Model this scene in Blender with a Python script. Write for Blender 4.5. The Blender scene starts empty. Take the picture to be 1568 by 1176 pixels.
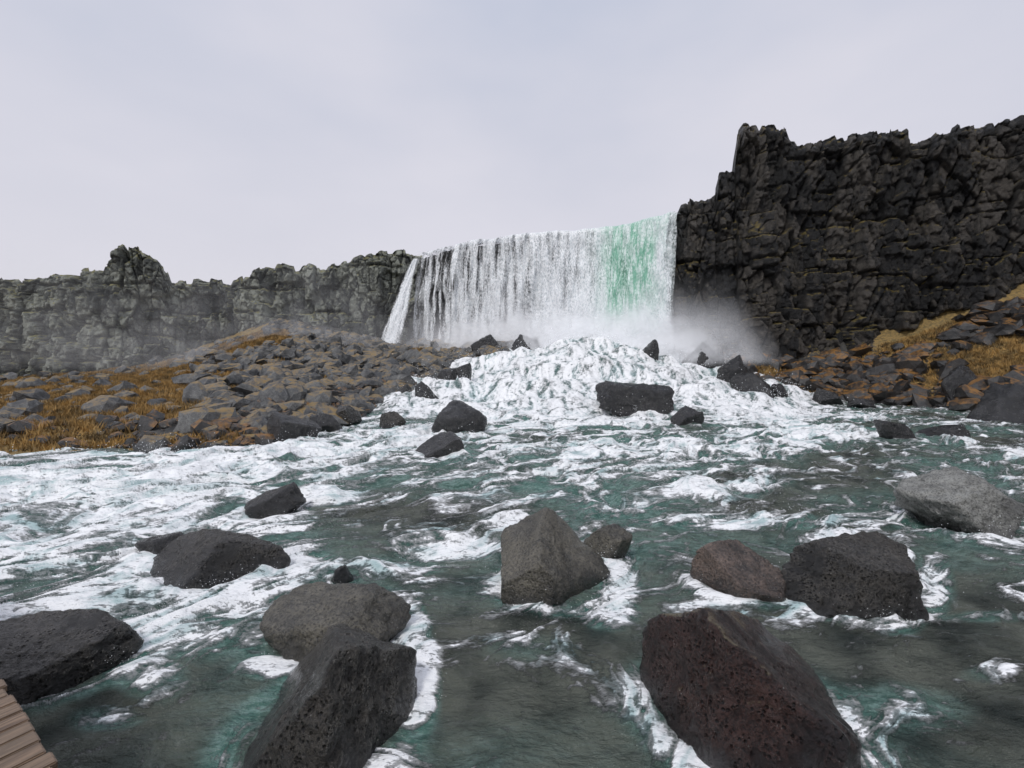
import bpy, bmesh, math
import numpy as np
from mathutils import Vector, Matrix
F32=np.float32
rng=np.random.default_rng(11)
PERM=rng.permutation(256).astype(np.int32)
G3=rng.normal(size=(256,3)); G3/=np.linalg.norm(G3,axis=1)[:,None]; G3=G3.astype(F32)
RND=rng.random((256,4)).astype(F32)
EYE=2.5; FL=700.0; CX=784.0; HY=560.0      # survey constants: eye height, focal length, principal column, horizon row

def fade(t): return t*t*t*(t*(t*6-15)+10)
def pn3(x,y,z):
    xi=np.floor(x).astype(np.int32); yi=np.floor(y).astype(np.int32); zi=np.floor(z).astype(np.int32)
    xf=(x-xi).astype(F32); yf=(y-yi).astype(F32); zf=(z-zi).astype(F32)
    u,v,w=fade(xf),fade(yf),fade(zf); out=0
    for i in (0,1):
        a=PERM[(xi+i)&255]
        for j in (0,1):
            b=PERM[(a+yi+j)&255]
            for k in (0,1):
                g=G3[PERM[(b+zi+k)&255]]
                d=g[...,0]*(xf-i)+g[...,1]*(yf-j)+g[...,2]*(zf-k)
                out=out+d*(u if i else 1-u)*(v if j else 1-v)*(w if k else 1-w)
    return out*1.6
G2=np.stack([np.cos(np.arange(256)*0.61803*6.2832),np.sin(np.arange(256)*0.61803*6.2832)],1).astype(F32)
def pn2(x,y,seed=0):
    x=x+seed*17.37; y=y+seed*9.71
    xi=np.floor(x).astype(np.int32); yi=np.floor(y).astype(np.int32)
    xf=(x-xi).astype(F32); yf=(y-yi).astype(F32); u,v=fade(xf),fade(yf); out=0
    for i in (0,1):
        a=PERM[(xi+i)&255]
        for j in (0,1):
            g=G2[PERM[(a+yi+j)&255]]
            out=out+(g[...,0]*(xf-i)+g[...,1]*(yf-j))*(u if i else 1-u)*(v if j else 1-v)
    return out*1.4
def fbm2(x,y,o=4,seed=0,gain=.5):
    s=0;a=1;t=0
    for i in range(o):
        s=s+a*pn2(x*2**i,y*2**i,seed+i*3.1); t+=a; a*=gain
    return s/t
def fbm3(x,y,z,o=4):
    s=0;a=1;t=0
    for i in range(o):
        s=s+a*pn3(x*2**i+i*7.3,y*2**i,z*2**i+i*3.3); t+=a; a*=.5
    return s/t
def ridged2(x,y,o=4,seed=0,gain=.5):
    s=0;a=1;t=0
    for i in range(o):
        s=s+a*(1-np.abs(pn2(x*2**i,y*2**i,seed+i*5.3))*2); t+=a; a*=gain
    return s/t
def worley(x,y,seed=0,cheb=.75):
    x=x+seed*13.1; y=y+seed*7.7
    xi=np.floor(x).astype(np.int32); yi=np.floor(y).astype(np.int32)
    f1=np.full(x.shape,9.,F32); f2=f1.copy(); idd=np.zeros(x.shape,np.int32); ox=np.zeros(x.shape,F32); oy=ox.copy()
    for i in (-1,0,1):
        for j in (-1,0,1):
            h=PERM[(PERM[(xi+i)&255]+yi+j)&255]
            dx=(x-(xi+i+RND[h,0])).astype(F32); dy=(y-(yi+j+RND[h,1])).astype(F32)
            d=np.maximum(np.abs(dx),np.abs(dy))*cheb+np.sqrt(dx*dx+dy*dy)*(1-cheb)
            n=d<f1
            f2=np.where(n,f1,np.minimum(f2,d)); idd=np.where(n,h,idd); ox=np.where(n,dx,ox); oy=np.where(n,dy,oy); f1=np.where(n,d,f1)
    return f1,f2,idd,ox,oy
def sst(a,b,x):
    t=np.clip((x-a)/(b-a),0,1); return t*t*(3-2*t)
def nrm(a): return (a-a.mean())/a.std()

def mesh_np(name,v,f,mat,attrs=None,smooth=True,loc=(0,0,0)):
    me=bpy.data.meshes.new(name)
    v=np.ascontiguousarray(v,dtype=F32); f=np.ascontiguousarray(f,dtype=np.int32); k=f.shape[1]
    me.vertices.add(len(v)); me.vertices.foreach_set("co",v.ravel())
    me.loops.add(f.size); me.loops.foreach_set("vertex_index",f.ravel())
    me.polygons.add(len(f)); me.polygons.foreach_set("loop_start",np.arange(0,f.size,k,dtype=np.int32))
    me.update(calc_edges=True)
    me.polygons.foreach_set("use_smooth",np.full(len(f),smooth,dtype=bool))
    for n,a in (attrs or {}).items():
        at=me.attributes.new(n,'FLOAT','POINT'); at.data.foreach_set("value",np.ascontiguousarray(a,dtype=F32).ravel())
    me.materials.append(mat); me.update()
    ob=bpy.data.objects.new(name,me); ob.location=loc
    bpy.context.scene.collection.objects.link(ob); return ob
def gridf(nr,nc):
    i=np.arange(nr-1)[:,None]*nc+np.arange(nc-1)[None,:]
    return np.stack([i,i+1,i+nc+1,i+nc],-1).reshape(-1,4)

# ---------------------------------------------------------------- materials
class NT:
    def __init__(s,name):
        s.m=bpy.data.materials.new(name); s.m.use_nodes=True; s.t=s.m.node_tree; s.t.nodes.clear()
        s.out=s.n('ShaderNodeOutputMaterial')
    def n(s,typ,**k):
        x=s.t.nodes.new(typ)
        for a,b in k.items(): setattr(x,a,b)
        return x
    def l(s,a,b): s.t.links.new(a,b)
    def setin(s,node,name,val):
        if hasattr(val,'links'): s.l(val,node.inputs[name])
        else: node.inputs[name].default_value=val
    def noise(s,vec,scale,detail=5,rough=.55):
        x=s.n('ShaderNodeTexNoise'); s.l(vec,x.inputs['Vector']); x.inputs['Scale'].default_value=scale
        x.inputs['Detail'].default_value=detail; x.inputs['Roughness'].default_value=rough; return x.outputs['Fac']
    def math(s,op,a,b=0.0,c=0.0,clamp=False):
        x=s.n('ShaderNodeMath',operation=op,use_clamp=clamp); s.setin(x,0,a); s.setin(x,1,b); s.setin(x,2,c); return x.outputs[0]
    def ramp(s,fac,a,b,ca=0.,cb=1.):
        x=s.n('ShaderNodeMapRange',interpolation_type='SMOOTHSTEP'); s.setin(x,0,fac); s.setin(x,1,a); s.setin(x,2,b); s.setin(x,3,ca); s.setin(x,4,cb); return x.outputs[0]
    def mix(s,f,a,b):
        x=s.n('ShaderNodeMix',data_type='RGBA'); s.setin(x,0,f)
        s.setin(x,6,a if hasattr(a,'links') else (*a,1)); s.setin(x,7,b if hasattr(b,'links') else (*b,1)); return x.outputs[2]
    def attr(s,n): 
        x=s.n('ShaderNodeAttribute',attribute_name=n); return x.outputs['Fac']
    def bsdf(s,col,rough,normal=None,**k):
        b=s.n('ShaderNodeBsdfPrincipled'); s.setin(b,'Base Color',col if hasattr(col,'links') else (*col,1)); s.setin(b,'Roughness',rough)
        for a,v in k.items(): s.setin(b,a.replace('_',' '),v)
        if normal: s.l(normal,b.inputs['Normal'])
        return b
    def bump(s,h,strength,dist):
        x=s.n('ShaderNodeBump'); s.l(h,x.inputs['Height']); x.inputs['Strength'].default_value=strength; x.inputs['Distance'].default_value=dist; return x.outputs[0]

def rock_mat(name,dark,light,rough=.5,moss=None,mossamt=0.,speck=0.,fine=1.,wet=True,mossattr=False,bumpd=.08,cell=False,pits=0.):
    t=NT(name); g=t.n('ShaderNodeNewGeometry'); P=g.outputs['Position']
    sep=t.n('ShaderNodeSeparateXYZ'); t.l(P,sep.inputs[0]); sn=t.n('ShaderNodeSeparateXYZ'); t.l(g.outputs['Normal'],sn.inputs[0])
    n1=t.noise(P,.8*fine,7,.65); n2=t.noise(P,5*fine,8,.7); n3=t.noise(P,38*fine,5,.65)
    s=t.math('ADD',t.math('MULTIPLY',n1,.42),t.math('ADD',t.math('MULTIPLY',n2,.38),t.math('MULTIPLY',n3,.20)))
    if cell: s=t.math('ADD',s,t.math('MULTIPLY',t.math('SUBTRACT',t.attr('tone'),.5),.28))
    col=t.mix(t.ramp(s,.40,.62),dark,light)
    col=t.mix(t.math('MULTIPLY',t.ramp(n3,.50,.38),.65),col,tuple(c*.3 for c in dark))
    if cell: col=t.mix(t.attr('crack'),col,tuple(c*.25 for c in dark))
    if moss:
        m=t.ramp(t.math('ADD',t.math('MULTIPLY',sn.outputs[2],.5),t.math('MULTIPLY',n1,1.0)),1.05-mossamt,1.2-mossamt)
        col=t.mix(t.math('MULTIPLY',m,t.ramp(n2,.35,.6)),col,moss)
    if mossattr:
        a=t.attr('moss'); gcol=t.mix(t.ramp(n2,.35,.65),(.09,.06,.02),(.42,.26,.08))
        gcol=t.mix(t.ramp(n3,.4,.7),gcol,(.18,.15,.06))
        col=t.mix(t.ramp(t.math('ADD',a,t.math('MULTIPLY',t.math('SUBTRACT',n2,.5),1.2)),.4,.6),col,gcol)
    if speck>0:
        v2=t.n('ShaderNodeTexVoronoi'); t.l(P,v2.inputs['Vector']); v2.inputs['Scale'].default_value=26*fine
        sp=t.math('MULTIPLY',t.ramp(v2.outputs['Distance'],.20,.08),t.ramp(n2,.52,.62)); col=t.mix(t.math('MULTIPLY',sp,speck),col,(.5,.5,.48))
    if wet:
        w=t.ramp(t.math('ADD',sep.outputs[2],t.math('MULTIPLY',n2,.3)),.42,.14); col=t.mix(t.math('MULTIPLY',w,.85),col,tuple(c*.3 for c in dark))
        r=t.math('SUBTRACT',t.math('ADD',rough,t.math('MULTIPLY',t.math('SUBTRACT',n2,.5),.9)),t.math('MULTIPLY',w,.2),clamp=True)
    else: r=t.math('ADD',rough,t.math('MULTIPLY',t.math('SUBTRACT',n2,.5),.5),clamp=True)
    h=t.math('ADD',t.math('MULTIPLY',n2,.7),t.math('MULTIPLY',n3,.3))
    if pits>0:
        v3=t.n('ShaderNodeTexVoronoi'); t.l(P,v3.inputs['Vector']); v3.inputs['Scale'].default_value=30; 
        pt=t.math('MULTIPLY',t.ramp(v3.outputs['Distance'],.40,.12),t.ramp(n2,.42,.56)); h=t.math('SUBTRACT',h,t.math('MULTIPLY',pt,pits)); col=t.mix(t.math('MULTIPLY',pt,.8),col,tuple(c*.25 for c in dark))
    b=t.bsdf(col,r,t.bump(h,1.,bumpd)); b.inputs['Specular IOR Level'].default_value=.6
    if wet:
        b.inputs['Coat Weight'].default_value=.45; b.inputs['Coat Roughness'].default_value=.18; b.inputs['Coat IOR'].default_value=1.33
        t.l(t.bump(h,.8,bumpd*.7),b.inputs['Coat Normal'])
    t.l(b.outputs[0],t.out.inputs[0]); return t.m

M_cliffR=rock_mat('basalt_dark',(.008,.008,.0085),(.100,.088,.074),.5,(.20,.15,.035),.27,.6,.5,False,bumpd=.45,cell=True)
M_cliffL=rock_mat('basalt_grey_hazed',(.070,.078,.071),(.38,.40,.34),.8,(.27,.25,.10),.30,0,.5,False,bumpd=.4,cell=True)  # distant cliff: haze painted into the rock as lighter grey-green colours
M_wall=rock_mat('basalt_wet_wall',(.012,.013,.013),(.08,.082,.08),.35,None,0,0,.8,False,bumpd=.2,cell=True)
M_ground=rock_mat('bank_ground',(.02,.02,.019),(.10,.095,.085),.7,None,0,0,1.,False,True)
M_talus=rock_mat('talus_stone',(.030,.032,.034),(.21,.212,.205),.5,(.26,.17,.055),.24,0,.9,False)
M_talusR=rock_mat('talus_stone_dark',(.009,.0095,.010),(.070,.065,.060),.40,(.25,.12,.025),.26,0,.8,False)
M_b1=rock_mat('boulder_basalt',(.006,.0058,.005),(.075,.067,.055),.25,None,0,.7,1.3,bumpd=.10,pits=.5)
M_b2=rock_mat('boulder_olive',(.026,.024,.018),(.160,.145,.110),.32,None,0,.25,1.2,bumpd=.06,pits=.12)
M_b3=rock_mat('boulder_red',(.008,.005,.0048),(.078,.038,.030),.26,(.19,.16,.10),.15,.75,1.5,bumpd=.12,pits=.5)
M_b4=rock_mat('boulder_pale',(.11,.11,.10),(.38,.38,.35),.5,None,0,0,1.1,bumpd=.10)
M_b5=rock_mat('boulder_black',(.004,.004,.005),(.038,.037,.036),.2,None,0,0,1.,bumpd=.14)
M_b6=rock_mat('boulder_brown',(.024,.018,.014),(.19,.135,.105),.28,None,0,.3,1.3,bumpd=.07,pits=.2)

# ---------------------------------------------------------------- layout helpers
def W(px,Y): return (px-CX)/FL*Y
def Z(py,Y): return EYE+(HY-py)/FL*Y
Hx=[300,450,560,640,700,750,800,880,950,1000,1050,1100,1180,1230,1300]
Hz=[0,.3,1.2,2.0,2.5,3.0,3.9,4.5,4.0,3.4,3.1,2.8,1.5,.4,0]
def base_h(X,Y):
    Ys=np.maximum(Y,3.); px=CX+FL*X/Ys
    t=np.clip((Y-20)/18,0,1); r=t**1.0*(.5+.5*t)
    return np.interp(px,Hx,Hz)*r
left_sh=[(-140,9),(-30,11.5),(-14,12.7),(-11.8,13.5),(-9.2,13.5),(-7.9,14.5),(-7.7,16.6),(-7,21),(-7.4,26),(-6.6,32),(-4,36.5),(0,40.5),(3,43),(5,47)]
right_sh=[(13,43),(14,38.5),(18.3,35.5),(21,33.2),(23.4,31.8),(24.6,28),(24.9,25),(24.8,22),(26,18),(28,10),(29,-8)]
polyL=left_sh+[(5,100),(-140,100)]; polyR=right_sh+[(110,-8),(110,100),(13,100)]
def dist_pl(X,Y,pl):
    d=np.full(X.shape,1e9)
    for (a,b),(c,e) in zip(pl[:-1],pl[1:]):
        vx,vy=c-a,e-b; t=np.clip(((X-a)*vx+(Y-b)*vy)/(vx*vx+vy*vy),0,1)
        d=np.minimum(d,np.hypot(X-a-t*vx,Y-b-t*vy))
    return d
def inside(X,Y,poly):
    r=np.zeros(X.shape,bool); n=len(poly)
    for i in range(n):
        (x1,y1),(x2,y2)=poly[i],poly[(i+1)%n]
        if y1==y2: continue
        r^=((y1>Y)!=(y2>Y))&(X<(x2-x1)*(Y-y1)/(y2-y1)+x1)
    return r
planL=[(-500,50),(-200,50),(0,50),(180,50),(262,53),(345,55),(450,54),(540,55),(600,55.5),(650,57)]
planF=[(630,57.5),(640,56.6),(700,51.6),(800,47.8),(900,46),(950,45),(1000,42.8),(1035,41.2),(1060,41)]
planR=[(1034,41.5),(1060,40.3),(1100,40.5),(1128,39),(1200,39.5),(1300,38.5),(1400,37.5),(1480,36),(1568,34.5),(1750,31),(2000,27),(2600,20)]
toxy=lambda pl:[(W(a,b),b) for a,b in pl]
cliff_xy=toxy(planL)+toxy(planF)[1:]+toxy(planR)[1:]
Tx=[-800,0,200,300,420,500,600,700,1000,1050,1200,1300,1420,1568,2000]
Tz=[.8,.8,1.8,4.2,7.8,7.0,5.2,4.7,4.3,3.5,3.6,4.8,7.2,8.8,9.5]
def ground_h(X,Y,detail=True):
    Ys=np.maximum(Y,3.); px=CX+FL*X/Ys
    base=base_h(X,Y); d=np.minimum(dist_pl(X,Y,left_sh),dist_pl(X,Y,right_sh)); dc=dist_pl(X,Y,cliff_xy)
    land=inside(X,Y,polyL)|inside(X,Y,polyR)
    t=d/(d+dc+.01); T=np.interp(px,Tx,Tz)
    z=base+.35*sst(0,2.5,d)+np.maximum(T-base,0)*t**1.35
    if detail:
        z=z+(.42*fbm2(X*.35,Y*.35,4,3)+.14*fbm2(X*1.7,Y*1.7,3,8))*sst(0,3,d)+.12*fbm2(X*.9,Y*.9,2,5)*sst(0,.8,d)
    return np.where(land,z,base-.35-.6*sst(0,2.,d)),land,d,px

# ---------------------------------------------------------------- ground
gx=np.arange(-80,62,.17); gy=np.arange(6,64,.17)
X,Y=np.meshgrid(gx,gy); Zg,land,dsh,pxg=ground_h(X,Y)
def moss_mask(X,Y):
    px=CX+FL*X/np.maximum(Y,3); n=fbm2(X*.22,Y*.3,4,21)
    m=.54+n*1.8
    m=m+.62*sst(330,240,px)*sst(52,34,Y)-.5*sst(330,420,px)*sst(900,700,px)
    m=m+1.1*np.exp(-((px-395)/75)**2-((Y-47)/5)**2)+.7*np.exp(-((px-280)/90)**2-((Y-38)/7)**2)
    m=np.where(px>900,.22+n*1.8+.66*sst(1290,1440,px),m)
    return m
ms=moss_mask(X,Y)
f1,f2,idd,ox,oy=worley(X/.8,Y/.8,3)
Zg=np.where(land,Zg+(RND[idd,2]*.3-.12)*sst(.0,.15,f2-f1)*sst(.3,1.5,dsh)*sst(.9,.4,ms),Zg)
mesh_np('riverbank_ground',np.stack([X,Y,Zg],-1).reshape(-1,3),gridf(*X.shape),M_ground,{'moss':ms})
hx=np.linspace(-1500,1500,40); hy=np.linspace(-1500,1500,40); A,B=np.meshgrid(hx,hy)
mesh_np('ground',np.stack([A,B,np.full(A.shape,-1.2)],-1).reshape(-1,3),gridf(40,40),M_ground,{'moss':np.full(A.shape,.3)})

# ---------------------------------------------------------------- cliffs
def cliff(name,plan,tops,zb,mat,ds,amp,seed,batter=1.5,colw=1.6,jag=.5,back=(0,1),drop=.3):
    pts=np.array(toxy(plan)); seg=np.hypot(*np.diff(pts,axis=0).T); L=np.r_[0,np.cumsum(seg)]
    S=np.arange(0,L[-1],ds); x=np.interp(S,L,pts[:,0]); y=np.interp(S,L,pts[:,1])
    k=int(2.5/ds); ker=np.ones(2*k+1)/(2*k+1); pad=lambda a:np.convolve(np.pad(a,k,mode='reflect',reflect_type='odd'),ker,'valid')
    xs,ys=pad(x),pad(y); tx,ty=np.gradient(xs),np.gradient(ys); q=np.hypot(tx,ty); nx,ny=ty/q,-tx/q
    px=CX+FL*xs/ys; top=np.array([Z(py,yy) for py,yy in zip(np.interp(px,[a for a,_ in tops],[b for _,b in tops]),ys)])
    _,_,iw,_,_=worley(S/1.1,np.zeros_like(S)+.5,seed+2); top=top+(RND[iw,3]-.5)*jag+.3*jag*fbm2(S*1.5,S*0+.3,4,seed)
    nz=int((top.max()-zb)/ds); V=np.linspace(0,1,nz)[:,None]
    zz=zb+V*(top[None,:]-zb); SS=np.broadcast_to(S[None,:],zz.shape)
    wx=SS+.10*fbm2(SS*.9,zz*.4,3,seed+9); wz=zz+.15*fbm2(SS*.6,zz*.7,3,seed+5)+.6*fbm2(SS*.12,zz*.0+.5,2,seed+15)
    a1,a2,ai,ax,ay=worley(wx/colw,wz/(colw*2.9),seed,.97); b1,b2,bi,bx,by=worley(wx/.60,wz/1.05,seed+4,.97); c1,c2,ci,cx,cy=worley(wx/(colw*2.9),wz/(colw*3.),seed+6,.97)
    d1,d2,di,dx_,dy_=worley(wx/.27,wz/.36,seed+8,.9)
    bed=wz/2.9+.12*fbm2(SS*.2,zz*.2,2,seed+18); bi_=np.floor(bed); fr=bed-bi_
    bm_=sst(-.1,.2,fbm2(SS*.3,zz*.3,2,seed+20))
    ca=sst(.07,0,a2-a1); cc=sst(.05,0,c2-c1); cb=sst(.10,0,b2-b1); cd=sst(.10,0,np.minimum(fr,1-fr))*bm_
    D=amp*(1.7*fbm2(SS*.13,zz*.07,3,seed+1)+1.5*(RND[ci,2]-.5)+1.25*(RND[ai,2]-.5)+(RND[ai,3]-.5)*ax*1.0+(RND[ai,1]-.1)*ay*.9-.6*ca-.35*cc+.5*(RND[bi,2]-.5)-.2*cb+(RND[bi,1]-.5)*by*.6+.16*(RND[di,2]-.5)+.14*fbm2(SS*2,zz*2,4,seed+3)-.35*cd)
    D=D+batter*(1-V)**1.3-.6*amp*sst(.95,1.,V)**2
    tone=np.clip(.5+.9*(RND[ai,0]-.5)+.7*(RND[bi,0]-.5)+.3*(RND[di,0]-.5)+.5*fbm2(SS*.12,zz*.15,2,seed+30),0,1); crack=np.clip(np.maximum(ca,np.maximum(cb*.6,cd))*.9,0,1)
    vx=xs[None,:]+nx[None,:]*D; vy=ys[None,:]+ny[None,:]*D
    rows=[np.stack([vx,vy,zz],-1)]
    bl=math.hypot(*back); bxx,byy=back[0]/bl,back[1]/bl
    for bk in (.8,3.,35):
        ti=(1-min(bk/6,1)); rows.append(np.stack([vx[-1]*ti+xs*(1-ti)+bxx*bk, vy[-1]*ti+ys*(1-ti)+byy*bk, top+.12*fbm2(S,S*0+bk,2,1)-drop*max(bk-.8,0)],-1)[None])
    v=np.concatenate(rows,0); e=np.full((3,len(S)),.5)
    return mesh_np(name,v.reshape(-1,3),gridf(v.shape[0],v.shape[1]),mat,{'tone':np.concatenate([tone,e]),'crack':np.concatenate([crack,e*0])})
topL=[(-500,415),(-200,425),(0,428),(60,424),(100,418),(150,404),(165,388),(185,378),(215,381),(240,396),(256,414),(262,430),(300,428),(350,433),(362,424),(385,420),(408,405),(450,408),(500,405),(535,400),(545,390),(575,384),(612,384),(640,393),(660,396)]
topF=[(600,394),(640,393),(700,376),(800,362),(900,354),(950,350),(1000,338),(1035,329),(1060,320)]
topR=[(1034,326),(1042,308),(1098,290),(1103,262),(1126,256),(1129,202),(1150,195),(1200,197),(1216,214),(1252,214),(1290,205),(1330,200),(1390,193),(1394,212),(1412,214),(1440,204),(1500,188),(1568,165),(1750,130),(2000,90),(2600,40)]
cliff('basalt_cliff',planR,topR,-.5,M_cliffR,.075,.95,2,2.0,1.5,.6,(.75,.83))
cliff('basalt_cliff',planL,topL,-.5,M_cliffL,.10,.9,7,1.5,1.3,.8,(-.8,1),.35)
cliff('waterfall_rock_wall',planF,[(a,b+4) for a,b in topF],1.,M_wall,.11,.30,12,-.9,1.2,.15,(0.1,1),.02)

# ---------------------------------------------------------------- boulders
ICO={}
def ico(s):
    if s not in ICO:
        bm=bmesh.new(); bmesh.ops.create_icosphere(bm,subdivisions=s,radius=1)
        v=np.array([p.co[:] for p in bm.verts]); f=np.array([[q.index for q in p.verts] for p in bm.faces]); bm.free(); ICO[s]=(v,f)
    return ICO[s]
def rockshape(sub,seed,K=10,p=40,rough=.05,taper=0,planes=None):
    v,f=ico(sub); r=np.random.default_rng(seed)
    n=r.normal(size=(K*3,3)); n/=np.linalg.norm(n,axis=1)[:,None]; keep=[]
    for q in n:
        if all(q@k<.72 for k in keep): keep.append(q)
        if len(keep)>=K: break
    n=np.array(keep); h=r.uniform(.66,.9,len(n))
    if planes:
        pn=np.array([q[:3] for q in planes],float); pn/=np.linalg.norm(pn,axis=1)[:,None]; ph=np.array([q[3] for q in planes])
        ok=[i for i in range(len(n)) if (pn@n[i]).max()<.6]; n=np.concatenate([pn,n[ok]]) ; h=np.concatenate([ph,h[ok]*1.15])
    w=.13*np.stack([fbm3(v[:,0]*1.7+seed,v[:,1]*1.7,v[:,2]*1.7,3),fbm3(v[:,0]*1.7,v[:,1]*1.7+seed,v[:,2]*1.7+9,3),fbm3(v[:,0]*1.7+3,v[:,1]*1.7,v[:,2]*1.7+seed,3)],1)
    d=v+w; d/=np.linalg.norm(d,axis=1)[:,None]
    dt=np.clip(d@n.T,0,None)/h; R=(np.sum(dt**p,1)+.62**p)**(-1/p)
    s=seed%97
    R=R*(1+rough*1.2*fbm3(v[:,0]*2+s,v[:,1]*2,v[:,2]*2,3))
    if sub>3:
        q=fbm3(v[:,0]*5,v[:,1]*5+s,v[:,2]*5,5); R=R*(1+rough*1.3*q-rough*.8*np.clip(.12-np.abs(fbm3(v[:,0]*2.6+s,v[:,1]*2.6,v[:,2]*2.6,3)),0,1)/.12*.6)
    if sub>5: R=R*(1+.012*fbm3(v[:,0]*22,v[:,1]*22+s,v[:,2]*22,3))
    o=v*R[:,None]
    o[:,:2]*=(1-taper*o[:,2:3]); return o,f
ROCKS=[]
def boulder(x0,x1,yt,yb,mat,seed,Yc=None,dep=.8,rot=0,tilt=(0,0),K=10,p=30,taper=.1,zb=None,sub=5,rough=.06,name='boulder',planes=None):
    if Yc is None:
        Yf=EYE*FL/(yb-HY); w=(x1-x0)/FL*Yf; Yc=Yf+w*dep*.45
    w=(x1-x0)/FL*Yc; xc=W((x0+x1)/2,Yc); zt=Z(yt,Yc)
    if zb is None: zb=0
    sink=.35*max(zt-zb,.3)+.1; hz=(zt-zb+sink)/2*1.03; zc=(zt+zb-sink)/2
    v,f=rockshape(sub,seed,K,p,rough,taper,planes)
    M=Matrix.Rotation(rot,3,'Z')@Matrix.Rotation(tilt[0],3,'X')@Matrix.Rotation(tilt[1],3,'Y')
    v=v@np.array(M).T
    c=(v.max(0)+v.min(0))/2; ex=(v.max(0)-v.min(0))/2; v=(v-c)/ex*np.array([w/2,w/2*dep,hz])
    mesh_np(name,v,f,mat,loc=(xc,Yc,zc)); ROCKS.append((xc,Yc,w/2,w/2*dep,zb))
H=6
boulder(368,630,965,1150,M_b1,101,Yc=3.15,dep=1.15,sub=H,K=7,taper=0,planes=[(-.80,-.12,.58,.22),(.93,-.3,.25,.75),(-.35,-.9,.3,.70),(.25,.5,.8,.8)])
boulder(405,628,908,1012,M_b2,102,dep=.75,sub=H,p=12,K=9,planes=[(-.2,-.2,.95,.7),(.7,-.4,.6,.8),(-.2,-.95,.2,.8)])
boulder(-90,186,964,1085,M_b1,103,Yc=3.75,dep=.65,sub=H,K=7,planes=[(.05,-.18,.97,.55),(.95,-.3,.1,.9),(0,-1,.0,.8)])
boulder(765,937,793,925,M_b2,126,dep=.85,sub=H,K=4,p=70,taper=.0,rough=.04,planes=[(-.62,-.25,.72,.42),(.66,-.35,.66,.40),(-.3,-.95,.15,.55),(.75,-.65,.05,.60),(-1,0,-.05,.75)])
boulder(990,1285,932,1140,M_b3,105,Yc=3.3,dep=.95,sub=H,K=6,taper=0,planes=[(.66,-.12,.74,.28),(-.95,-.2,.3,.70),(-.2,-.85,.45,.62),(.7,-.7,.2,.8)])
boulder(1065,1218,838,925,M_b6,106,dep=.7,sub=H,K=4,p=70,taper=0,rough=.04,planes=[(.22,-.50,.85,.36),(-.1,-1,-.15,.70),(-.9,-.4,.1,.8),(.8,-.5,.1,.8)])
boulder(1192,1398,832,945,M_b1,107,dep=.65,sub=H,K=5,p=55,taper=0,planes=[(.05,-.22,.97,.55),(0,-1,.1,.72),(-.75,-.4,.6,.72),(.9,-.4,.1,.82)])
boulder(1400,1560,724,826,M_b4,108,dep=.75,sub=H,K=7,p=32,taper=.05,rough=.09,planes=[(-.35,-.1,.9,.72),(.5,-.3,.8,.75),(0,-.95,.3,.7)])
boulder(210,440,822,932,M_b1,109,Yc=5.6,dep=.6,rot=0,taper=0,p=16,K=8,planes=[(-.6,-.45,.7,.36),(.3,.2,.9,.7)])
boulder(372,462,742,792,M_b5,110,dep=.6,planes=[(-.5,-.2,.8,.5)])
boulder(205,300,820,862,M_b5,111,dep=.7)
boulder(662,746,614,668,M_b5,112,dep=.9,p=7,taper=.12,K=12)
boulder(632,712,663,702,M_b5,113,dep=.8,planes=[(-.4,-.3,.8,.5)])
boulder(912,1030,584,642,M_b5,114,dep=.5,K=6,p=45,taper=0,rough=.12,planes=[(.14,-.15,1,.6),(0,-1,.1,.7),(-.9,-.1,.4,.85),(1,-.1,0,.85)])
boulder(1025,1078,622,653,M_b5,115,dep=.7)
boulder(975,1008,520,552,M_b5,116,Yc=35.5,zb=2.6)
boulder(1035,1107,524,572,M_b5,117,Yc=36.5,zb=2.0)
boulder(1095,1147,544,590,M_b5,118,Yc=33,zb=1.3)
boulder(1116,1186,572,614,M_b5,119,Yc=29.5,zb=.3)
boulder(1178,1214,588,614,M_b5,120,Yc=30,zb=.2)
boulder(1244,1288,594,618,M_b5,121,Yc=30,zb=0)
boulder(578,622,630,662,M_b1,122,Yc=18.5,zb=0)
boulder(600,636,588,622,M_b1,123,Yc=27,zb=.3)
boulder(632,674,584,622,M_b5,124,Yc=26,zb=.4)
boulder(668,700,564,592,M_b5,125,Yc=31,zb=1.4)
boulder(697,722,556,580,M_b5,104,Yc=31,zb=1.6)
boulder(408,490,630,682,M_b5,127,Yc=15.3,dep=.8,K=7)
boulder(476,524,632,666,M_b5,128,Yc=17.5)
boulder(505,552,620,660,M_b1,129,Yc=19.5)
boulder(1338,1392,643,674,M_b5,130)
boulder(1412,1486,650,670,M_b5,131,dep=.5)
boulder(1478,1600,588,650,M_b5,132,Yc=21,zb=0,K=7)
boulder(1440,1500,560,620,M_b5,133,Yc=27,zb=0)
boulder(780,836,512,545,M_b5,134,Yc=41.5,zb=3.4)
boulder(720,770,512,550,M_b5,135,Yc=43,zb=3.4)
boulder(505,545,866,890,M_b5,137,dep=.7,zb=-.05)
boulder(890,968,806,850,M_b2,138,Yc=6.0,dep=.6,zb=0,p=12)
boulder(1385,1418,905,950,M_b1,139,dep=.6,zb=-.05)
boulder(150,210,645,680,M_b1,140,Yc=15.3)
boulder(1300,1345,610,632,M_b5,141,Yc=27,zb=0)
boulder(1120,1150,556,574,M_b5,142,Yc=34.5,zb=1.3)

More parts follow.
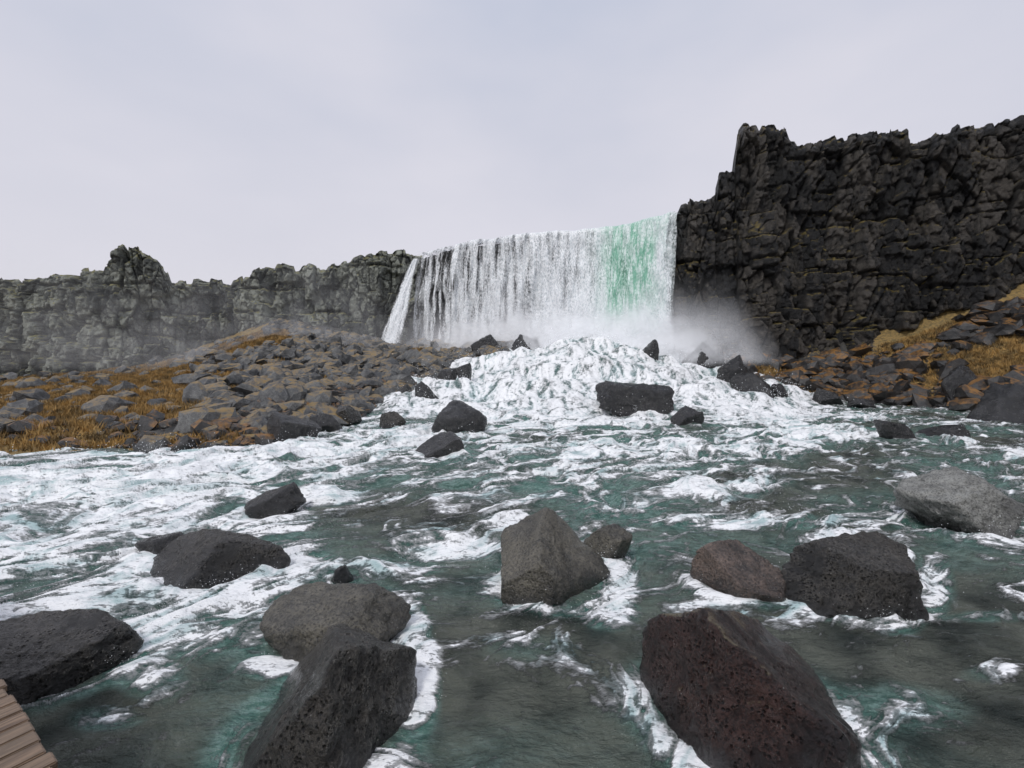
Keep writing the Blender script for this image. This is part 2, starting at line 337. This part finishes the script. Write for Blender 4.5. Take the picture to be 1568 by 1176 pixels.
# ---------------------------------------------------------------- scattered talus
def scatter(name,n,xr,yr,szr,sub,mat,seed,sel,pw=2.6):
    r=np.random.default_rng(seed)
    x=r.uniform(*xr,n*8); y=r.uniform(*yr,n*8); z,ld,d,px=ground_h(x,y); ok=ld&sel(x,y,px,d,r.random(len(x)))&(dist_pl(x,y,cliff_xy)>.5)
    ii=np.where(ok)[0][:n]; vs=[];fs=[];off=0
    shapes=[rockshape(sub,seed*50+k,8,60,.05,.1) for k in range(24)]
    for i in ii:
        v,f=shapes[r.integers(24)]; s=szr[0]+(szr[1]-szr[0])*r.random()**pw
        R=np.array(Matrix.Rotation(r.uniform(0,6.28),3,'Z')@Matrix.Rotation(r.uniform(-.8,.8),3,'X'))
        w=(v*np.array([1,r.uniform(.55,.95),r.uniform(.4,.9)])*s)@R.T+np.array([x[i],y[i],z[i]+s*.15])
        vs.append(w);fs.append(f+off);off+=len(v)
    mesh_np(name,np.concatenate(vs),np.concatenate(fs),mat,smooth=False)
def behind_ok(px,y):
    return y<np.interp(px,[-500,0,262,600,650,700,800,950,1035,1130,1300,1568,2000],[48,48,50,53,54,49,45,42.5,39.5,37.5,36.5,32.5,25])
rough_zone=lambda x,y,px,d,q: behind_ok(px,y)&(px<900)&(q<np.where(px<290,.13,.95))&(q<1.25-moss_mask(x,y)*.85)
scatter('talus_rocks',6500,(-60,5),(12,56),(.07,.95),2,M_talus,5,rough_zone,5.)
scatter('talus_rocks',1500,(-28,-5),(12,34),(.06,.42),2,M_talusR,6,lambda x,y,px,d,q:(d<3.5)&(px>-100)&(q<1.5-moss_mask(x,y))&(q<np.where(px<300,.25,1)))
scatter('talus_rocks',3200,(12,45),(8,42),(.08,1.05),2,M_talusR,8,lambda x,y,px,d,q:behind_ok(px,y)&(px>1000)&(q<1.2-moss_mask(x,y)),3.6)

# ---------------------------------------------------------------- grass tufts
tg=NT('dry_grass'); g=tg.n('ShaderNodeNewGeometry'); nn=tg.noise(g.outputs['Position'],1.6,5)
b=tg.bsdf(tg.mix(tg.ramp(nn,.35,.65),(.12,.080,.03),(.46,.28,.09)),.8); tg.l(b.outputs[0],tg.out.inputs[0])
r=np.random.default_rng(77); n=500000; x=r.uniform(-50,42,n); y=r.uniform(12,50,n)
mk=moss_mask(x,y); keep=(mk+r.normal(size=n)*.12>.62); x,y=x[keep],y[keep]; z,ld,d,px=ground_h(x,y); k=ld&(d>.4)&behind_ok(px,y); x,y,z=x[k],y[k],z[k]
x,y,z=[np.repeat(a,2) for a in (x,y,z)]; n=len(x); x=x+r.normal(size=n)*.08; y=y+r.normal(size=n)*.08
hh=r.uniform(.08,.30,n); an=r.uniform(0,6.28,n); lw=.02+.0006*y; lx,ly=r.normal(size=n)*.12,r.normal(size=n)*.12
v=np.stack([np.stack([x-np.cos(an)*lw,y-np.sin(an)*lw,z-.05],-1),np.stack([x+np.cos(an)*lw,y+np.sin(an)*lw,z-.05],-1),np.stack([x+lx,y+ly,z+hh],-1)],1).reshape(-1,3)
mesh_np('dry_grass',v,np.arange(len(v)).reshape(-1,3),tg.m,smooth=False)

# ---------------------------------------------------------------- river
nb,ny_=1600,1250
bb=np.linspace(-1.9,1.9,nb); yy=np.exp(np.linspace(math.log(.7),math.log(47),ny_))
Y=np.broadcast_to(yy[:,None],(ny_,nb)).astype(F32); X=(bb[None,:]*yy[:,None]).astype(F32)
px=CX+FL*X/Y; py=HY+EYE*FL/Y
blobs=[(860,640,230,24,.95),(620,668,130,22,.95),(480,695,160,24,1.),(330,715,240,32,1.),(120,745,260,42,1.),(-150,780,250,60,1.),(210,795,210,42,.92),(40,850,150,50,.8),
(100,935,110,28,.85),(440,865,85,32,1.),(360,925,130,26,.9),(260,965,110,40,.85),(225,1035,50,30,.75),(505,762,60,16,1.),(430,790,60,14,.7),
(690,835,95,17,1.),(610,865,80,22,.85),(560,905,70,16,.7),(950,890,30,45,1.05),(935,935,40,25,1.),(635,960,20,45,1.),(650,1040,22,60,.9),(430,1022,55,14,1.),
(1090,752,85,16,1.),(1150,800,190,13,.9),(1290,825,70,12,.85),(1000,690,300,20,.9),(1230,665,140,15,1.),(1160,635,130,20,1.),(1320,640,50,8,.8),(1455,677,50,6,.8),
(1430,900,35,45,1.),(1500,942,80,14,.8),(1380,960,50,20,.65),(850,715,140,12,.7),(950,775,90,22,.75),(1060,700,120,14,.7),(800,990,90,35,.45),(1160,740,60,10,.85),(1400,1080,120,40,.48),(1520,1030,60,20,.6),(160,1100,60,20,.5),(780,800,60,14,.75)]
D=np.full(X.shape,.15,F32)
for cx,cy,rx,ry,s in blobs: D=np.maximum(D,s*np.exp(-.7*(((px-cx)/rx)**2+((py-cy)/ry)**2)**1.1).astype(F32))
casc=sst(18,23.5,Y)*sst(540,620,px)*sst(1330,1200,px)
D=np.maximum(D,casc*.88)
D=np.maximum(D,.15+.25*sst(1000,900,py))
D=np.maximum(D,.62*sst(-200,100,px)*sst(600,420,px)*sst(690,705,py)*sst(980,900,py))
D=np.maximum(D,.50*sst(1350,1000,px)*sst(820,760,py))
D=np.where((px<20)&(py<960),np.maximum(D,.66),D)
ring=np.zeros_like(D)
for (rx_,ry_,ra,rb,zb) in ROCKS:
    if ry_<14:
        q=np.hypot((X-rx_)/(ra+.01),(Y-ry_)/(rb+.01)); ring=np.maximum(ring,np.exp(-((q-1.02)/.2)**2)*.36)
D=D+ring*(D<.7)
wx=fbm2(X*.5,Y*.5,2,31)*.9; wy=fbm2(X*.5,Y*.5,2,37)*.9
w2x=fbm2(X*1.8,Y*1.8,2,33)*.20; w2y=fbm2(X*1.8,Y*1.8,2,35)*.20
a=(-.84*X-.54*Y)+wx+w2x; c=(.54*X-.84*Y)+wy+w2y
D=D+.18*fbm2(a*.14,c*.36,3,99)*(1-casc)
near=sst(13,5,Y)
nF=nrm(fbm2(a*.5,c*2.1,6,41,.66)); nN=nrm(fbm2(a*1.2,c*4.2,5,42,.70)); rF=nrm(ridged2(a*.7,c*2.9,5,45,.68)); rN=nrm(ridged2(a*1.8,c*6.0,4,46,.70)); big=nrm(ridged2(a*.30,c*.9,3,49))
crest=ridged2(a*.45+5,c*1.15,2,61,.4)
fnorm=(nF*(1-near)+(.6*nN+.4*nF)*near)*.16+(rF*(1-near)+(.65*rN+.35*rF)*near)*.13+big*.05+nrm(crest)*.07+.5
foam=sst(-.32,.36,fnorm-(1-D*1.0))
dn=Y-.25*np.abs(X-4)
str_=fbm2((X+wx*.4)*1.1,(dn+wy)*.30,2,62,.4); lump=fbm2((X+wx*.4)*.42,(Y+wy)*.5,2,63,.35)
stp=fbm2(X*.14,Y*.32,2,71)
amp=.03+.20*sst(.25,.9,D)*sst(3,9,Y)+.03*sst(.25,.8,D)
chop=fbm2(a*.9,c*2.4,3,66,.45)*(.04+.13*sst(4,12,Y))*(1-casc)
fine_=fbm2((X+wx*.4)*2.0,(dn+wy)*.9,6,92,.78)
strand=ridged2((X+wx*.5)*1.6,(dn+wy)*.40,5,94,.7)
zw=base_h(X,Y)+amp*(crest-.5)*1.2*(1-casc)+chop+.010*fbm2(X*4,Y*5,2,81)*sst(14,5,Y)
zw=zw+casc*(.14*str_+.60*lump+1.4*stp*sst(22,28,Y)+.12+.16*fine_)
zw=zw+foam*(1-casc)*.025
shade=np.clip(.64+(fbm2(a*1.0,c*4.0,5,91,.66)*1.4)*(1-casc)+casc*(str_*.5+lump*.4+fine_*1.7+(strand-.5)*.5+.05),0,1)
foam=np.where(casc>.5,np.clip(foam*.4+.54+fine_*1.0+(strand-.5)*.35,0,1)*casc+foam*(1-casc),foam)
aer=np.clip(D*1.2-.10+.5*fbm2(X*.3,Y*.4,3,95),0,1)
t=NT('river_water'); g=t.n('ShaderNodeNewGeometry'); P=g.outputs['Position']
fo=t.attr('foam'); ae=t.attr('aer'); sh=t.attr('shade')
mpw=t.n('ShaderNodeMapping'); t.l(P,mpw.inputs[0]); mpw.inputs['Rotation'].default_value=(0,0,-.57); mpw.inputs['Scale'].default_value=(.45,1.,1.)
nf=t.noise(mpw.outputs[0],13,7,.74); nl=t.noise(P,1.3,6,.65); nff=t.noise(mpw.outputs[0],48,4,.65); nm_=t.noise(P,4.2,6,.75)
bed=t.n('ShaderNodeTexVoronoi',feature='SMOOTH_F1'); t.l(P,bed.inputs['Vector']); bed.inputs['Scale'].default_value=2.6
bedf=t.math('ADD',t.math('MULTIPLY',bed.outputs['Distance'],.5),t.math('MULTIPLY',nl,.7))
col=t.mix(t.ramp(bedf,.80,.42),(.016,.023,.020),(.110,.120,.098))
col=t.mix(t.ramp(ae,.15,.80),col,(.080,.180,.150))
col=t.mix(t.math('MULTIPLY',t.ramp(nf,.42,.66),t.ramp(ae,.15,.7,0.,.7)),col,(.34,.49,.45))
fm=t.ramp(t.math('ADD',fo,t.math('ADD',t.math('MULTIPLY',t.math('SUBTRACT',nf,.5),1.8),t.math('MULTIPLY',t.math('SUBTRACT',nff,.5),.8))),.20,.90)
fcol=t.mix(t.ramp(t.math('ADD',t.math('MULTIPLY',sh,.55),t.math('ADD',t.math('MULTIPLY',nff,.15),t.math('ADD',t.math('MULTIPLY',nf,.20),t.math('MULTIPLY',nm_,.30)))),.36,.76),(.40,.53,.53),(.97,.98,.98))
col=t.mix(fm,col,fcol)
rough=t.math('ADD',.06,t.math('MULTIPLY',fm,.5))
bh=t.math('ADD',t.math('MULTIPLY',t.noise(mpw.outputs[0],3.6,7,.6),1.0),t.math('MULTIPLY',nff,.05))
bh=t.math('MULTIPLY',bh,t.math('SUBTRACT',1.,t.math('MULTIPLY',fm,.65)))
b=t.bsdf(col,rough,t.bump(bh,1.,.30)); b.inputs['IOR'].default_value=1.33; t.l(b.outputs[0],t.out.inputs[0])
mesh_np('river',np.stack([X,Y,zw],-1).reshape(-1,3),gridf(ny_,nb),t.m,{'foam':foam,'aer':aer,'shade':shade})

# flying spray: bursts of droplets thrown up where the current is torn
r=np.random.default_rng(5); cand=r.integers(0,X.size,220000); fx=X.ravel()[cand]; fy=Y.ravel()[cand]; fz=zw.ravel()[cand]
burst=fbm2(fx*.6,fy*.6,3,55); wgt=(foam.ravel()[cand]>.6)&(D.ravel()[cand]>.65)&(fy>2.5)&(np.abs(fx)<1.3*fy)&((burst>.05)|(r.random(len(fx))<.15)); fx,fy,fz=fx[wgt][:32000],fy[wgt][:32000],fz[wgt][:32000]; burst=burst[wgt][:32000]
ov,of=ico(1); m=len(fx); s=(.0008*fy*r.uniform(.3,1.2,m)); hgt=np.abs(r.normal(size=m))*(.03+.014*fy)*(.5+np.clip(burst,0,1)*2.5)
v=(ov[None]*s[:,None,None]+np.stack([fx+r.normal(size=m)*.08,fy,fz+hgt],-1)[:,None,:]).reshape(-1,3); f=(of[None]+(np.arange(m)*len(ov))[:,None,None]).reshape(-1,3)
tw=NT('water_drops'); b=tw.bsdf((.9,.92,.93),.3); tw.l(b.outputs[0],tw.out.inputs[0])
mesh_np('water_spray',v,f,tw.m)

# ---------------------------------------------------------------- waterfall
def fall_mat():
    t=NT('falling_water'); fo=t.attr('dens'); gr=t.attr('green'); sv=t.attr('s'); zv=t.attr('drop')
    def cn(a,b_,d,rg=.6):
        cb=t.n('ShaderNodeCombineXYZ'); t.l(t.math('MULTIPLY',sv,a),cb.inputs[0]); t.l(t.math('MULTIPLY',zv,b_),cb.inputs[1]); return t.noise(cb.outputs[0],1.,d,rg)
    n=cn(3.,.5,7,.7); n2=cn(8.,4.,5,.65)
    k=t.math('ADD',fo,t.math('ADD',t.math('MULTIPLY',t.math('SUBTRACT',n,.5),1.2),t.math('MULTIPLY',t.math('SUBTRACT',n2,.5),1.3)))
    al=t.ramp(k,.03,.90,0.,.98)
    wc=t.mix(t.ramp(n2,.35,.60),(.62,.68,.70),(.97,.98,.99))
    gc=t.mix(t.ramp(t.math('ADD',t.math('MULTIPLY',n,.6),t.math('MULTIPLY',n2,.4)),.44,.60),(.22,.50,.36),(.80,.91,.87))
    b=t.bsdf(t.mix(gr,wc,gc),.5); tr=t.n('ShaderNodeBsdfTransparent'); mx=t.n('ShaderNodeMixShader')
    t.l(al,mx.inputs[0]); t.l(tr.outputs[0],mx.inputs[1]); t.l(b.outputs[0],mx.inputs[2]); t.l(mx.outputs[0],t.out.inputs[0]); return t.m
MF=fall_mat()
def curtain(name,lip,zbot,densf,greenf,push,seed,ds=.05):
    pts=np.array([(W(a,b),b) for a,b,_ in lip]); zt=np.array([Z(c,b) for a,b,c in lip])
    L=np.r_[0,np.cumsum(np.hypot(*np.diff(pts,axis=0).T))]; S=np.arange(0,L[-1],ds); x=np.interp(S,L,pts[:,0]); y=np.interp(S,L,pts[:,1]); z0=np.interp(S,L,zt)+.35*fbm2(S*.35,S*0,4,3)
    k=30; ker=np.ones(2*k+1)/(2*k+1); pad=lambda a:np.convolve(np.pad(a,k,mode='reflect',reflect_type='odd'),ker,'valid')
    x,y=pad(x),pad(y); tx,ty=np.gradient(x),np.gradient(y); q=np.hypot(tx,ty); nx,ny=ty/q,-tx/q; px=CX+FL*x/y
    nv=220; u=np.linspace(-.12,1,nv)[:,None]; up=np.clip(u,0,1)
    zz=z0[None]-(z0[None]-zbot)*up**1.35 ; drop=z0[None]-zz+np.minimum(u,0)*8
    SS=np.broadcast_to(S[None],zz.shape)
    off=push+np.where(u<0,u*14,1.1*np.sqrt(np.clip(drop,0,None)/11.))+.6*fbm2(SS*.6,drop*.12,4,seed)*sst(0,2,drop)+.3*fbm2(SS*2.2,drop*.5,4,seed+3)*sst(0,1.,drop)
    zz=zz+np.where(u<0,.04,0)
    vx=x[None]+nx[None]*off; vy=y[None]+ny[None]*off
    wob=SS+.25*fbm2(SS*.6,drop*.35,4,seed+14)
    st=fbm2(wob*1.3,drop*.13,5,seed+5,.6); st2=ridged2(wob*.45,drop*.08,3,seed+8)-.45
    edge=sst(0,1.,np.minimum(S,L[-1]-S)[None]+.5*fbm2(drop*1.2,SS*.2,4,seed+17))
    thin=.55+.8*(1-np.clip(densf(px),0,1))[None]
    dn=densf(px)[None]+(1.25*st+.6*st2)*thin+.26*sst(2,11,drop)-.9*(1-edge)+.30*sst(.5,.0,drop)*edge
    gr=greenf(px)[None]*sst(12.5,6,drop)*(.8+1.2*fbm2(SS*.7,drop*.15,3,seed+12))
    mesh_np(name,np.stack([vx,vy,zz],-1).reshape(-1,3),gridf(*zz.shape),MF,{'dens':dn,'green':np.clip(gr*1.4,0,1),'s':SS,'drop':drop})
lip=[(a,b-.5,c) for (a,b),c in zip([(640,56.6),(700,51.6),(800,47.8),(900,46),(950,45),(1000,42.8),(1038,41.2)],[392,375,360,352,348,335,325])]
dens=lambda px:np.interp(px,[640,655,665,690,705,780,800,860,910,925,1035],[.38,.02,.34,.05,.44,.42,.56,.68,.85,1.1,1.15])
green=lambda px:1.0*np.exp(-((px-957)/34)**2)+.4*np.exp(-((px-1005)/28)**2)
curtain('waterfall',lip,3.8,dens,green,0,3)
curtain('waterfall',lip,3.8,lambda p:dens(p)-.18,green,.45,23)
n1_,n2_=40,160; s=np.linspace(-1,1,n1_); q=np.linspace(0,1,n2_)[:,None]
Yc=54-.6*q; xc=W(637-30*q**.8,54.)+0*q; wd=.5+1.0*q
VX=xc+s[None]*wd; VY=Yc+.25*s[None]**2-2.4*q+.2*fbm2(s[None]*3+0*q,q*5+0*s[None],3,4); VZ=Z(396,54)-(Z(396,54)-Z(527,52))*q+0*s[None]
mesh_np('waterfall',np.stack([VX,VY,VZ],-1).reshape(-1,3),gridf(n2_,n1_),MF,{'dens':(1.1-1.3*np.abs(s[None])**2+.7*fbm2(s[None]*3+0*q,q*2+0*s[None],3,9)),'green':0*VX,'s':VX,'drop':11*q+0*s[None]})

# ---------------------------------------------------------------- mist: drifting veils of spray hanging round the plunge pool
tm=NT('mist'); g=tm.n('ShaderNodeNewGeometry'); nm=tm.noise(g.outputs['Position'],.35,5,.6); al=tm.math('MULTIPLY',tm.attr('veil'),tm.ramp(nm,.15,.62),clamp=True)
df=tm.n('ShaderNodeBsdfDiffuse'); df.inputs[0].default_value=(.97,.98,1,1); tl=tm.n('ShaderNodeBsdfTranslucent'); tl.inputs[0].default_value=(.95,.96,.98,1)
ad=tm.n('ShaderNodeMixShader'); ad.inputs[0].default_value=.15; tm.l(df.outputs[0],ad.inputs[1]); tm.l(tl.outputs[0],ad.inputs[2])
tr=tm.n('ShaderNodeBsdfTransparent'); mx=tm.n('ShaderNodeMixShader'); tm.l(al,mx.inputs[0]); tm.l(tr.outputs[0],mx.inputs[1]); tm.l(ad.outputs[0],mx.inputs[2]); tm.l(mx.outputs[0],tm.out.inputs[0])
def veil(plan,push,z0,z1,strength,seed):
    pts=np.array(toxy(plan)); L=np.r_[0,np.cumsum(np.hypot(*np.diff(pts,axis=0).T))]; S=np.linspace(0,L[-1],160); x=np.interp(S,L,pts[:,0]); y=np.interp(S,L,pts[:,1])
    V=np.linspace(0,1,40)[:,None]; SS=S[None]+0*V
    w=push+.8*fbm2(SS*.25,V*1.5+0*SS,3,seed)+3.0*(1-V)
    st=np.interp(S,np.linspace(0,L[-1],len(strength)),strength)[None]
    top=.78+.35*fbm2(SS*.22,SS*0,3,seed+4)
    a=st*sst(1.,.05,V/np.clip(top,.3,1.))*sst(0,.08,V)*np.sin(np.pi*np.clip(SS/L[-1],0,1))**.4
    mesh_np('mist',np.stack([x[None]+.25*w,y[None]-w,z0+V*(z1-z0)+0*SS],-1).reshape(-1,3),gridf(40,160),tm.m,{'veil':a})
for i in range(3):
    veil([(600,54),(700,50),(800,46.5),(900,44.5),(1000,42),(1045,40.5),(1105,39.5)],.6+1.5*i,2.4,13.0-i*1.8,[.1,.4,.8,1.,1.,.9,.3],i*7+1)
veil([(-100,44),(150,45),(330,46),(450,50),(560,51),(650,51)],1.,1.5,19,[.12,.16,.18,.22,.26,.2],60)

# ---------------------------------------------------------------- boardwalk
tw=NT('weathered_wood'); tc=tw.n('ShaderNodeTexCoord'); mp=tw.n('ShaderNodeMapping'); tw.l(tc.outputs['Object'],mp.inputs[0]); mp.inputs['Scale'].default_value=(30,3,30)
wn=tw.noise(mp.outputs[0],1.5,6,.65); oi=tw.attr('tone')
col=tw.mix(tw.ramp(wn,.3,.7),(.08,.050,.032),(.30,.205,.135)); col=tw.mix(tw.math('MULTIPLY',oi,.5),col,(.15,.115,.08))
b=tw.bsdf(col,.5,tw.bump(wn,.5,.01)); tw.l(b.outputs[0],tw.out.inputs[0])
par=bpy.data.objects.new('boardwalk',None); bpy.context.scene.collection.objects.link(par)
par.location=(-1.8,1.82,.9); par.rotation_euler=(0,0,math.atan2(-.84,-.54)-math.pi/2)
def box(name,cx,cy,cz,sx,sy,sz,tone):
    bm=bmesh.new(); bmesh.ops.create_cube(bm,size=1); bmesh.ops.scale(bm,vec=(sx,sy,sz),verts=bm.verts); bmesh.ops.bevel(bm,geom=bm.edges[:],offset=.006,segments=2,affect='EDGES')
    bmesh.ops.translate(bm,vec=(cx,cy,cz),verts=bm.verts); me=bpy.data.meshes.new(name); bm.to_mesh(me); bm.free()
    at=me.attributes.new('tone','FLOAT','POINT'); at.data.foreach_set('value',np.full(len(me.vertices),tone,dtype=F32)); me.materials.append(tw.m)
    o=bpy.data.objects.new(name,me); bpy.context.scene.collection.objects.link(o); o.parent=par; return o
r=np.random.default_rng(3)
for i in range(-48,48): box('plank_%d'%(i+49),i*.102,.95+r.normal()*.006,-.02+r.normal()*.0015,.094,1.9,.04,r.random())
for j,yv in enumerate((.15,.95,1.75)): box('beam_%d'%(j+1),0,yv,-.14,9.8,.08,.18,.8)
for j in range(-2,3):
    for kk,yv in enumerate((.15,1.75)): box('post_%d_%d'%(j+3,kk),j*2.2,yv,-.9,.12,.12,1.34,.9)

# ---------------------------------------------------------------- world, sun, camera
sc=bpy.context.scene; w=bpy.data.worlds.new('World'); sc.world=w; w.use_nodes=True; nt=w.node_tree; nt.nodes.clear()
N=nt.nodes.new; Lk=nt.links.new
sky=N('ShaderNodeTexSky'); sky.sky_type='NISHITA'; sky.sun_disc=False; sky.sun_elevation=math.radians(52); sky.sun_rotation=math.radians(210)
tc=N('ShaderNodeTexCoord'); sp=N('ShaderNodeSeparateXYZ'); Lk(tc.outputs['Generated'],sp.inputs[0])
mp=N('ShaderNodeMapping'); mp.inputs['Scale'].default_value=(1,1,2.2); Lk(tc.outputs['Generated'],mp.inputs[0])
no=N('ShaderNodeTexNoise'); no.inputs['Scale'].default_value=1.6; no.inputs['Detail'].default_value=4; Lk(mp.outputs[0],no.inputs['Vector'])
rp=N('ShaderNodeValToRGB'); e=rp.color_ramp.elements; e[0].position=.0; e[0].color=(.78,.75,.80,1); e[1].position=.7; e[1].color=(.57,.62,.76,1)
Lk(sp.outputs[2],rp.inputs[0])
mx=N('ShaderNodeMix'); mx.data_type='RGBA'; mx.inputs[7].default_value=(.82,.80,.87,1)
mr=N('ShaderNodeMapRange'); mr.inputs[1].default_value=.38; mr.inputs[2].default_value=.68; mr.inputs[4].default_value=.65; Lk(no.outputs['Fac'],mr.inputs[0]); Lk(mr.outputs[0],mx.inputs[0]); Lk(rp.outputs[0],mx.inputs[6])
b1=N('ShaderNodeBackground'); b1.inputs[1].default_value=.1; Lk(sky.outputs[0],b1.inputs[0])
b2=N('ShaderNodeBackground'); b2.inputs[1].default_value=.96; Lk(mx.outputs[2],b2.inputs[0])
ms_=N('ShaderNodeMixShader'); ms_.inputs[0].default_value=.93; Lk(b1.outputs[0],ms_.inputs[1]); Lk(b2.outputs[0],ms_.inputs[2])
wo=N('ShaderNodeOutputWorld'); Lk(ms_.outputs[0],wo.inputs[0])
sl=bpy.data.lights.new('sun','SUN'); sl.energy=1.4; sl.angle=math.radians(12); sl.color=(1,.97,.93); so=bpy.data.objects.new('sun',sl); sc.collection.objects.link(so)
so.rotation_euler=(math.radians(38),0,math.radians(-30))
cam=bpy.data.cameras.new('camera'); co=bpy.data.objects.new('camera',cam); sc.collection.objects.link(co)
co.location=(0,0,EYE); co.rotation_euler=(math.radians(90),0,0); cam.sensor_width=36; cam.lens=36*FL/1568; cam.shift_y=-28/1568; cam.clip_end=3000; cam.clip_start=.05
sc.camera=co
sc.view_settings.view_transform='Standard'; sc.view_settings.look='None'; sc.view_settings.exposure=0
